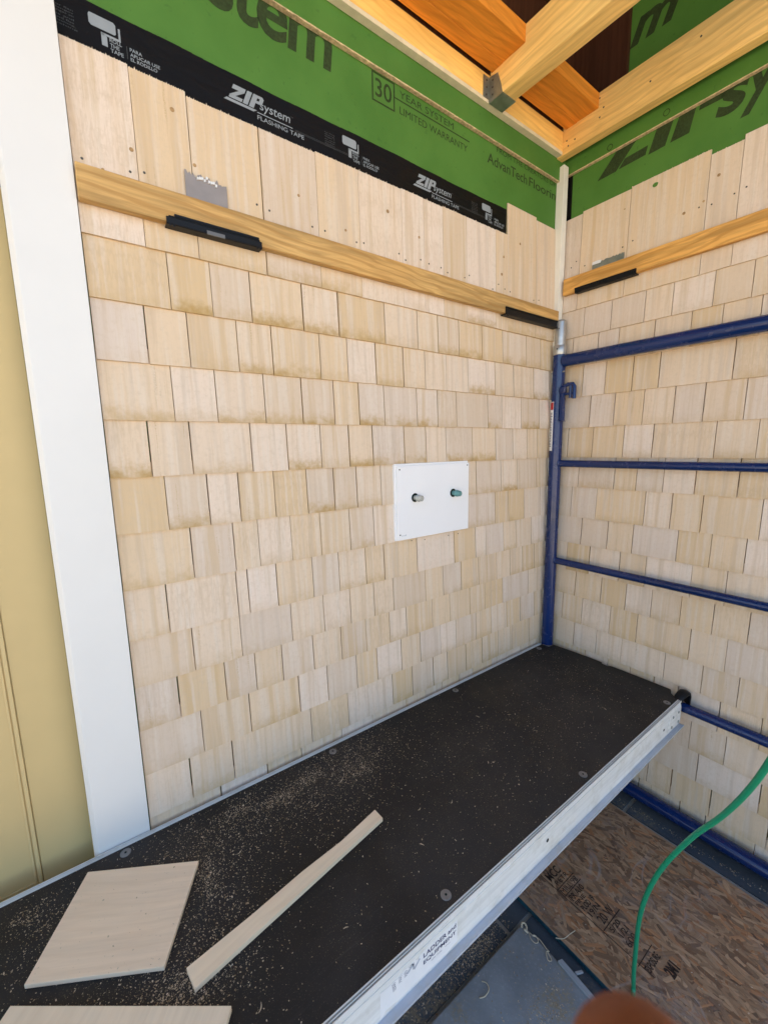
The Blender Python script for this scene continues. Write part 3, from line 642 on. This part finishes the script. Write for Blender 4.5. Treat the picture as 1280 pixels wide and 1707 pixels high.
# scaffold ---------------------------------------------------------------------
X=-.0455; YL=-.041; Y2=-1.345
t=thing('scaffold',(X,-.69,FZ),'navy blue scaffold frame of welded tubes standing against the right wall','scaffold')
for y in (YL,Y2):
    c=MB(); c.tube([(X,y,FZ+.001),(X,y,.329)],.0222,28); leg=obj('leg',c,M['blue'],t)
    c=MB(); c.tube([(X,y,.323),(X,y,.324),(X,y,.354),(X,y,.355)],[.0232,.0238,.0238,.0228],28); obj('collar',c,M['galv'],leg)
    c=MB(); c.tube([(X,y,.3552),(X,y,.436),(X,y,.441),(X,y,.4435)],[.0185,.0185,.0172,.0135],28); obj('coupling_pin',c,M['galv'],leg)
    c=MB(); c.tube([(X-.0236,y-.004,.342),(X-.0247,y-.004,.342)],.0026,10); obj('pin_hole',c,M['black'],leg)
    c=MB(); c.tube([(X-.0183,y-.004,.412),(X-.0192,y-.004,.412)],.0024,10); obj('pin_hole',c,M['black'],leg)
y0,y1=YL-.0195,Y2+.0195
c=MB(); c.tube([(X,y0,.3005),(X,y1,.2985)],.0212,26); obj('top_rail',c,M['blue'],t)
for z,r in ((-.0695,.0128),(-.4445,.0128),(-.8265,.0150)):
    c=MB(); c.tube([(X,y0,z),(X,y1,z)],r,20)
    for yy in (y0-.001,y1+.001): c.tube([(X,yy,z),(X,yy-.003,z)],[r*1.25,r*1.02],18)
    obj('rung',c,M['blue'],t)
c=MB(); c.tube([(X,y0,-1.211),(X,y1,-1.211)],.0215,26); obj('bottom_rail',c,M['blue'],t)
# flip lock on the corner leg
lk=MB(); yl=YL-.0235
lk.tube([(X-.012,YL-.0225,.196),(X-.012,YL-.034,.196)],.014,18)
lk.tube([(X-.012,YL-.030,.190),(X-.012,YL-.034,.208),(X-.012,YL-.046,.2145),(X-.012,YL-.064,.2135),(X-.012,YL-.0705,.204),(X-.012,YL-.0705,.162)],.0068,12)
lk.tube([(X-.012,YL-.056,.210),(X-.012,YL-.056,.165)],.0056,12); lk.tube([(X-.012,YL-.03,.181),(X-.012,YL-.070,.181)],.0046,12)
lk.box(X-.020,X-.004,YL-.0335,YL-.0215,.086,.196); lk.hexa([(X-.02,YL-.038,.084),(X-.004,YL-.038,.084),(X-.004,YL-.0215,.090),(X-.02,YL-.0215,.090),(X-.02,YL-.038,.0855),(X-.004,YL-.038,.0855),(X-.004,YL-.0215,.0915),(X-.02,YL-.0215,.0915)])
obj('flip_lock',lk,M['blue'],t,bevel=.0008)
c=MB(); c.tube([(X-.004,YL+.0215,.262),(X-.004,YL+.0265,.262)],.003,10); obj('rivet',c,M['galv'],t)
c=MB(); c.tube([(X-.008,YL-.0205,.262),(X-.008,YL-.0265,.262)],.003,10); obj('rivet',c,M['galv'],t)
def leg_patch(mb,a0,a1,z0,z1,r=.02255,n=6,**k):   # angles measured from -x towards +y
    mb.flat=True
    for q in range(n):
        aa=[a0+(a1-a0)*(q+e)/n for e in (0,1)]
        P=[(X-r*math.cos(a),YL+r*math.sin(a)) for a in aa]
        mb.add([(P[0][0],P[0][1],z0),(P[1][0],P[1][1],z0),(P[1][0],P[1][1],z1),(P[0][0],P[0][1],z1)],[(0,1,2,3)],smooth=True,**k)
D=math.radians
c=MB(); leg_patch(c,D(2),D(78),-.022,.157,.02255,10); sk=obj('label_sticker',c,M['sticker'],t)
c=MB(); leg_patch(c,D(5),D(76),.128,.155,.0227,10); obj('red_panel',c,M['red'],sk)
c=MB(); rr=random.Random(4)
for q in range(22):
    z=.115-q*.0058
    leg_patch(c,D(12+rr.random()*8),D(40+rr.random()*25),z,z+.0026,.0227,3)
obj('lettering',c,M['navy_ink'],sk)

# plank --------------------------------------------------------------------------
DZ=-.7924; XL=-2.25
t=thing('scaffold_plank',(-1.1,-.28,DZ-.075),'black topped aluminium scaffold plank lying along the wall on the blue frame','scaffold plank')
pl=[(XL,-.0345),(-.0725,-.0345),(-.0722,-.0660),(-.041,-.0685),(-.033,-.150),(-.0285,-.2450),(-.0300,-.2540),(-.0385,-.2590),(-.0400,-.2680),(-.0395,-.2800),(-.0320,-.2860),(-.0300,-.2960),(-.0285,-.400),(-.0285,-.476),(-.052,-.486),(-.076,-.5125),(XL,-.5125)]
c=MB(); c.prism(pl[::-1],lambda a,b_:(a,b_,DZ-.0105),lambda a,b_:(a,b_,DZ)); obj('deck_board',c,[M['deck']],t,bevel=.0012)
def rail(sgn,yo,name):   # yo = outer face
    c=MB(); i=-sgn
    def bx(o0,o1,z0,z1,xe=-.0755): c.box(XL,xe,yo+i*o0,yo+i*o1,z0,z1)
    bx(0,.0030,-.8672,-.7972); bx(.0032,.0300,-.8065,-.8033)
    for o0,o1 in ((-.0008,.0010),(.0034,.0048),(.0072,.0092)): bx(o0,o1,-.7970,-.7912)
    bx(-.0012,-.0001,-.8125,-.8040)
    o=obj('side_rail',c,M['alu'],t,bevel=.0005)
    c=MB(); bx(-.0135,.0030,-.8705,-.8674); bx(-.0137,-.0122,-.8673,-.8655); obj('bottom_flange',c,M['alu_sky'],o,bevel=.0004)
    c=MB(); bx(.0011,.0071,-.7968,-.7950); obj('groove_shade',c,M['black'],o)  # black strip painted in for the shade down in the rail grooves
    return o
rn=rail(-1,-.5216,'a'); rb=rail(1,-.0262,'b')
c=MB(); c.box(-.0745,-.0718,-.5125,-.0350,-.8665,-.8032); obj('end_rail',c,M['alu'],t)
for y0_,y1_ in ((-.0665,-.0350),):
    c=MB(); c.box(-.0710,-.0440,y0_,y1_-.001,DZ-.006,DZ-.0012); obj('corner_plate',c,M['steel'],t,bevel=.001)
for hy in (-.512,-.110):
    c=MB(); c.tube([(-.074,hy,-.803),(-.066,hy,-.789),(-.056,hy-.003,-.7825),(-.040,hy-.005,-.779),(-.024,hy-.007,-.784),(-.0175,hy-.008,-.795),(-.0175,hy-.008,-.822)],[.0055,.006,.0065,.0065,.006,.0055,.005],14,ell=[2.2]*7) if hy<-.3 else c.tube([(-.074,hy,-.812),(-.062,hy,-.8065),(-.045,hy,-.8055),(-.026,hy,-.8085),(-.0235,hy,-.84)],.003,10,ell=[3]*5)
    obj('end_hook',c,M['blackp'],t)
for x,y in ((-1.5127,-.0511),(-1.0427,-.055),(-.5833,-.0538),(-.1156,-.0512),(-.1197,-.4985),(-.599,-.494),(-1.060,-.4935)):
    c=MB(); c.tube([(x,y,DZ+.0001),(x,y,DZ+.0011),(x,y,DZ+.0014)],[.0098,.0098,.0085],24); w=obj('washer',c,M['washer'],t)
    c=MB(); c.tube([(x,y,DZ+.0016),(x,y,DZ+.0021)],.0022,10); obj('rivet_centre',c,M['hole'],w)
c=MB(); c.box(-.162,-.0765,-.5238,-.5218,-.8610,-.8085); bp=obj('bracket_plate',c,M['alu'],t,bevel=.0008)
for x,z in ((-.137,-.8205),(-.144,-.8505),(-.097,-.8195),(-.094,-.852)):
    c=MB(); c.tube([(x,-.5239,z),(x,-.5258,z),(x,-.5263,z)],[.0042,.0040,.0022],14); obj('rivet',c,M['zinc'],bp)
for x,z in ((-.195,-.838),(-.788,-.8305)):
    c=MB(); c.disc((x,-.5217,z),(0,-1,0),.0040,.0006,14); obj('rail_hole',c,M['black'],rn)
c=MB(); c.prism([(-1.2265,-.8665),(-1.215,-.8560),(-1.19,-.8600),(-1.12,-.8605),(-1.085,-.8625),(-1.0605,-.8580),(-1.0605,-.8115),(-1.145,-.8115),(-1.150,-.8190),(-1.158,-.8125),(-1.166,-.8210),(-1.175,-.8140),(-1.19,-.8180),(-1.2255,-.8155)],lambda a,b_:(a,-.5218,b_),lambda a,b_:(a,-.5222,b_))
ls=obj('label_sticker',c,M['sticker'],t)
c=MB(); f=fL(-.5224); put_text(c,'LADDER and',-1.139,-1.064,-.8265,-.8175,f,bold=.02); put_text(c,'EQUIPMENT',-1.139,-1.064,-.8405,-.8315,f,bold=.02)
put_text(c,'sales rental',-1.122,-1.098,-.8462,-.8440,f); put_text(c,'service',-1.09,-1.078,-.8458,-.8440,f)
obj('lettering',c,M['navy_ink'],ls); c=MB()
for q in range(5): put_text(c,'LDRENT'[q:q+2],-1.2035+.0005*q,-1.1975+.0005*q,-.8215-q*.0034,-.8193-q*.0034,f)
for q in range(4): put_text(c,'SUPPLY'[q:q+2],-1.190,-1.1845,-.8205-q*.0030,-.8185-q*.0030,f); put_text(c,'CRANES'[q:q+2],-1.179,-1.1735,-.8195-q*.0030,-.8175-q*.0030,f)
obj('small_print',c,M['navy_ink'],ls)
c=MB(); put_poly(c,[(-1.176,-.8245),(-1.163,-.8165),(-1.1585,-.8195),(-1.171,-.8275)],f); put_poly(c,[(-1.163,-.8170),(-1.1580,-.8170),(-1.158,-.8285),(-1.162,-.8285)],f); put_poly(c,[(-1.160,-.8285),(-1.1485,-.8180),(-1.1455,-.8210),(-1.158,-.8315)],f)
obj('worn_logo',c,M['greylogo'],ls)

# offcuts on the plank ------------------------------------------------------------
def board(name,cx,cy,ang,outline,th,mat,lab,cat,group=None,z=DZ+.0012,tiltx=0,bev=.0008):
    mb=MB(); mb.prism(outline,lambda a,b_:(a,b_,z),lambda a,b_:(a,b_,z+th))
    o=bpy.data.objects.new(name,mesh_from(mb,name,mat,W((0,0,z)),bev)); C.objects.link(o)
    o.location=W((cx,cy,z)); o.rotation_euler=(tiltx,0,ang); o['label']=lab; o['category']=cat
    if group: o['group']=group
    return o
def quad_local(pts):
    p=np.array(pts); c0=p.mean(0); d=p[1]-p[0]; a=math.atan2(d[1],d[0]); ca,sa=math.cos(a),math.sin(a)
    return c0[0],c0[1],a,[((x-c0[0])*ca+(y-c0[1])*sa,-(x-c0[0])*sa+(y-c0[1])*ca) for x,y in p]
q=quad_local([(-1.656,-.2113),(-1.4836,-.3127),(-1.4006,-.1651),(-1.5741,-.0613)])
board('shingle_offcut',*q,.0075,M['off1'],'square offcut of shingle lying flat on the black plank','offcut')
q=quad_local([(-1.452,-.3706),(-1.062,-.305),(-1.0633,-.2778),(-1.16,-.2975),(-1.25,-.3065),(-1.35,-.3225),(-1.4565,-.3359)])
board('wood_strip',*q,.0085,M['off2'],'long narrow wood strip lying across the black plank','offcut',bev=.0006)
q=quad_local([(-1.475,-.5046),(-1.4147,-.4236),(-1.6691,-.2327),(-1.73,-.3138)])
board('board_offcut',*q,.010,M['off2'],'pale board offcut at the bottom left corner, cut by the edge of the view','offcut')

# floor things ----------------------------------------------------------------------
s=MB(); s.box(-2.45,-.687,-1.6,-.401,FZ+.001,-1.2502); obj('stone_slab',s,M['slab'],bevel=.004,label='grey bluestone slab on the floor below the plank, left of the strand board',cat='stone slab')
t=thing('strand_board',(-.4,-.8,FZ+.001),'brown strand board sheet lying on the floor below the scaffold','sheet board')
s=MB(); s.prism([(-.655,-1.25),(-.635,-.24),(-.118,-.24),(-.132,-1.25)],lambda a,b_:(a,b_,-1.2620),lambda a,b_:(a,b_,-1.2497)); r9=random.Random(21)
for q in range(3400):
    cx=r9.uniform(-.655,-.125); cy=r9.uniform(-1.0,-.245); a=r9.gauss(math.pi/2,.42) if r9.random()<.8 else r9.uniform(0,3.14)
    l=r9.uniform(.018,.062); w=r9.uniform(.004,.0125); ca,sa=math.cos(a),math.sin(a); z=-1.2496+q*4e-7
    P=[(-l/2,-w*.3),(-l*.42,-w/2*r9.uniform(.7,1.1)),(0,-w/2*r9.uniform(.85,1.2)),(l*.44,-w/2*r9.uniform(.6,1)),(l/2,w*r9.uniform(-.2,.3)),(l*.4,w/2),(0,w/2*r9.uniform(.85,1.2)),(-l*.45,w/2*r9.uniform(.6,1))]
    V=[(cx+u*ca-v*sa,cy+u*sa+v*ca,z) for u,v in P]
    xl=lambda y:-.6345-(.0198*(-.24-y))
    if min(v[0] for v in V)<xl(cy)+.001 or max(v[0] for v in V)>-.1185+.0138*(cy+.24)*1-.001: continue
    s.add(V,[tuple(range(8))],tone=(r9.random(),r9.random(),r9.random()),uvs=[[(u,v) for u,v in P]])
s.flat=True
ob=obj('sheet',s,[M['osb']],t)
s=MB(); s.prism([(-.6573,-1.25),(-.6373,-.24),(-.6352,-.24),(-.6552,-1.25)],lambda a,b_:(a,b_,-1.2618),lambda a,b_:(a,b_,-1.2502)); obj('sealed_edge',s,M['edgegreen'],t)
s=MB(); s.box(-.62,-.15,-1.2,-.3,FZ+.0015,-1.2622); obj('packing',s,M['black'],t)
s=MB(); f=fH(-1.2480)
for bx in ((-.5385,-.5365,-.66,-.352),(-.536,-.455,-.4125,-.4105),(-.536,-.455,-.4345,-.4325),(-.535,-.45,-.5410,-.5385),(-.545,-.47,-.628,-.626)):
    put_poly(s,[(bx[0],bx[2]),(bx[1],bx[2]),(bx[1],bx[3]),(bx[0],bx[3])],f)
rows=[('MCC',-.530,-.478,-.388,-.364,.02),('RETR',-.524,-.470,-.406,-.393,.0),('MILL 98',-.533,-.462,-.4305,-.4155,.0),('PR A10',-.528,-.470,-.4540,-.4385,.02),('FINE',-.530,-.49,-.4680,-.4580,.02),('PLOD 19',-.529,-.476,-.4870,-.4720,.02),('19/N',-.527,-.482,-.5060,-.4910,.02),('20 W',-.520,-.462,-.5340,-.5120,.01),('5/20',-.520,-.480,-.5580,-.5450,.02),('1/21',-.512,-.478,-.5780,-.5640,.02),('600',-.520,-.480,-.6000,-.5840,.0),('EXPOSURE',-.536,-.48,-.652,-.636,.02),('2M1',-.505,-.470,-.690,-.665,.05)]
for wd,a0,a1,b0,b1,bo in rows: put_text(s,wd,a0,a1,b0,b1,f,bold=bo)
obj('printed_stamp',s,M['blackink'],ob)
q=quad_local([(-.7075,-.70),(-.6955,-.70),(-.6790,-.510),(-.6905,-.506)])
board('metal_strip',*q,.006,M['gscrap'],'narrow pale grey strip lying on the stone slab beside the strand board','strip',z=-1.2498)
q=quad_local([(-.6795,-.547),(-.662,-.555),(-.661,-.550),(-.6785,-.5415)])
board('metal_scrap',*q,.005,M['gscrap'],'tiny grey scrap bridging the slab and the dark edge of the strand board','scrap',z=-1.2498)
def wire(name,pts,r,mat,lab,cat,close=0,group=None):
    P=[np.array(p,float) for p in pts]; out=[]
    for i in range(len(P)-1):   # catmull-rom
        a=P[max(i-1,0)];b=P[i];c_=P[i+1];d_=P[min(i+2,len(P)-1)]
        for k in range(6):
            u=k/6; out.append(.5*((2*b)+(-a+c_)*u+(2*a-5*b+4*c_-d_)*u*u+(-a+3*b-3*c_+d_)*u**3))
    out.append(P[-1]); mb=MB(); mb.tube(out,r,10); return obj(name,mb,mat,label=lab,cat=cat,group=group)
sz=-1.2484
wire('string',[(-.69,-.435,sz),(-.692,-.427,sz),(-.700,-.438,sz),(-.699,-.450,sz),(-.690,-.452,sz),(-.686,-.442,sz+.002),(-.692,-.436,sz+.002),(-.684,-.449,sz),(-.6875,-.473,sz),(-.689,-.481,sz+.002),(-.695,-.478,sz+.002),(-.706,-.489,sz),(-.699,-.495,sz),(-.692,-.480,sz)],.0011,M['string'],'looped pale string lying on the stone slab near the strand board','string')
wire('wood_curl',[(-.867,-.42,sz),(-.861,-.430,sz+.001),(-.867,-.441,sz+.002),(-.883,-.443,sz+.001),(-.895,-.437,sz)],.0013,M['string'],'thin pale wood curl lying on the open part of the stone slab','shaving')
wire('wood_curl',[(-.697,-.408,sz),(-.690,-.404,sz+.005),(-.685,-.410,sz+.004),(-.690,-.418,sz),(-.697,-.416,sz+.003),(-.694,-.425,sz)],.0024,M['string'],'thick crumpled wood curl at the corner of the stone slab','shaving')
wire('thread',[(-.648,-.474,-1.2486),(-.633,-.487,-1.2486),(-.612,-.491,-1.2485),(-.593,-.495,-1.2486)],.0010,M['string'],'single pale thread lying on the strand board edge','thread')
wire('air_hose',[(-.60,-1.1,-1.2435),(-0.805, -0.721, -1.245),(-0.72, -0.686, -1.245),(-0.666, -0.664, -1.245),(-0.605, -0.642, -1.245),(-.612,-.6425,-1.205),(-0.619, -0.644, -1.144),(-0.635, -0.653, -0.994),(-0.648, -0.682, -0.861),(-0.654, -0.729, -0.738),(-0.673, -0.773, -0.645),(-0.704, -0.808, -0.553),(-0.743, -0.836, -0.457),(-0.784, -0.861, -0.346),(-0.813, -0.88, -0.231),(-.925,-.93,-.09),(-.93,-1.02,-.16),(-.95,-1.15,-.60),(-1.05,-1.2,-1.0),(-1.0,-1.28,-1.24)],.0047,M['hose'],'green air hose rising from the strand board towards the viewer','hose')

# sawdust -------------------------------------------------------------------------
def flakes(mb,n,px,z,smin,smax,rr):
    for _ in range(n):
        x,y=px(rr)
        if x is None: continue
        l=smin+(smax-smin)*rr.random()**3; w=l*rr.uniform(.25,.8); a=rr.random()*6.283; ca,sa=math.cos(a),math.sin(a); h=l*rr.uniform(.1,.5)
        q=[(-l/2,-w/2,.0001),(l/2,-w/3,.0001+h*rr.random()),(l/3,w/2,h),(-l/2,w/3,.0002)]
        mb.flat=True
        mb.add([(x+u*ca-v*sa,y+u*sa+v*ca,z+k) for u,v,k in q],[(0,1,2,3)],tone=(rr.random(),0,0))
rr=random.Random(11); fm=MB()
cent=[(-1.15,-.16,.16,.07,.16),(-1.02,-.10,.10,.04,.07),(-1.40,-.24,.05,.10,.09),(-1.33,-.12,.10,.05,.08),(-1.52,-.33,.10,.04,.10),(-1.62,-.14,.05,.05,.05),(-1.46,-.38,.04,.02,.04),(-.55,-.30,.30,.14,.12),(-.16,-.2,.1,.1,.03),(-1.30,-.085,.022,.012,.02),(-1.21,-.112,.03,.012,.03),(-1.135,-.095,.02,.010,.02),(-1.392,-.20,.012,.03,.02),(-1.47,-.345,.025,.012,.02),(-1.66,-.085,.02,.012,.015),(-1.02,-.15,.03,.015,.02)]
def pick(r):
    u=r.random(); s_=0
    for cx,cy,sx,sy,w in cent:
        s_+=w
        if u<s_: x,y=r.gauss(cx,sx),r.gauss(cy,sy); break
    else: x,y=r.uniform(-2.2,-.05),r.uniform(-.51,-.037)
    if not(-2.2<x<-.075 and -.51<y<-.036): return None,None
    return x,y
flakes(fm,30000,pick,DZ+.0003,.0004,.0029,rr)
flakes(fm,120,pick,DZ+.0003,.0028,.0056,rr)
for x,y,l,a in ((-1.075,-.155,.022,.5),(-1.155,-.1835,.014,.2),(-1.03,-.395,.010,2.2),(-.30,-.40,.011,1.2),(-.98,-.33,.009,.1),(-.91,-.36,.008,.4),(-1.38,-.445,.012,.9),(-.55,-.24,.010,2.6),(-.63,-.19,.012,1.9),(-.75,-.33,.008,.8),(-1.23,-.43,.009,2.9),(-1.33,-.19,.012,.3)):
    ca,sa=math.cos(a),math.sin(a); P=[]
    for k in range(5):
        u=(k/4-.5)*l; w=.0009*(1-abs(k/4-.5)*1.2); hh=.0005+.0025*(k/4-.4)**2; off=.15*l*((k/4-.5)**2)*4
        P+=[(x+u*ca-(off-w)*sa,y+u*sa+(off-w)*ca,DZ+.0006+hh),(x+u*ca-(off+w)*sa,y+u*sa+(off+w)*ca,DZ+.0006+hh)]
    fm.add(P,[(2*k,2*k+2,2*k+3,2*k+1) for k in range(4)],tone=(.6+.4*rr.random(),0,0))
def on_square(r):
    u,v=r.random(),r.random(); a=(-1.656+.1724*u,-.2113-.1014*u); c_=(-1.5741+.1735*u,-.0613-.1038*u); return a[0]+(c_[0]-a[0])*v,a[1]+(c_[1]-a[1])*v
flakes(fm,150,on_square,DZ+.0012+.0078,.0005,.003,rr)
obj('sawdust',fm,M['flake'],label='pale sawdust and chips scattered over the black plank',cat='sawdust',kind='stuff')
ff=MB()
def pick2(r):
    u=r.random()
    if u<.35: return r.gauss(-.82,.05),r.gauss(-.36,.022)
    if u<.5: return r.gauss(-1.0,.06),r.gauss(-.34,.025)
    if u<.6: return r.gauss(-.25,.2)*0-.06+r.gauss(0,.006),r.uniform(-.8,-.35)
    return r.uniform(-1.5,-.70),r.uniform(-.4,-.2)
flakes(ff,5200,pick2,FZ+.0003,.0008,.005,rr)
def pick3(r):
    u=r.random()
    if u<.3: return r.gauss(-.79,.04),r.gauss(-.545,.02)
    return r.uniform(-1.3,-.70),r.uniform(-.9,-.405)
flakes(ff,2600,pick3,-1.2500,.0008,.0045,rr)
def pick4(r): return r.uniform(-.63,-.14),r.uniform(-.95,-.3)
flakes(ff,420,pick4,-1.2480,.0008,.0045,rr)
obj('sawdust',ff,M['flake'],label='sawdust and chips littering the slate floor and stone slab below the plank',cat='sawdust',kind='stuff')

# photographer's thumb ---------------------------------------------------------------
def cpt(px,py,d): return CP+(CR*(px-640)/F_PX-CU*(py-853.5)/F_PX+CF)*d
tip=cpt(1080,1842,.056)
ax=-CU*.93+CR*.12-CF*.35; ax/=np.linalg.norm(ax)
rT=.0100; P=[];Rr=[];El=[]
for k in range(9):
    th=k/8*math.pi/2; P.append(tip-ax*rT*.98*math.cos(th)); Rr.append(max(.0006,rT*math.sin(th)*.98)); El.append(1.12)
for d_,r_,e_ in ((.008,.0103,1.12),(.018,.0104,1.12),(.027,.0099,1.1),(.036,.0096,1.1),(.046,.0100,1.1),(.060,.0110,1.2),(.078,.0150,1.5),(.10,.0185,1.7),(.13,.0175,1.8),(.155,.0165,1.6),(.18,.0185,1.35),(.24,.0225,1.25),(.32,.0270,1.15)):
    P.append(tip+ax*d_+np.array([-.25,-.9,-.35])*max(0,d_-.05)**1.25*.8); Rr.append(r_); El.append(e_)
hb=MB(); hb.tube(P,Rr,32,ell=El,up=CR)
pt=thing('person',tuple(P[-1]),'blurred bare fingertip of the person taking the picture, poking in at the bottom edge','person')
obj('hand',hb,M['skin'],pt)
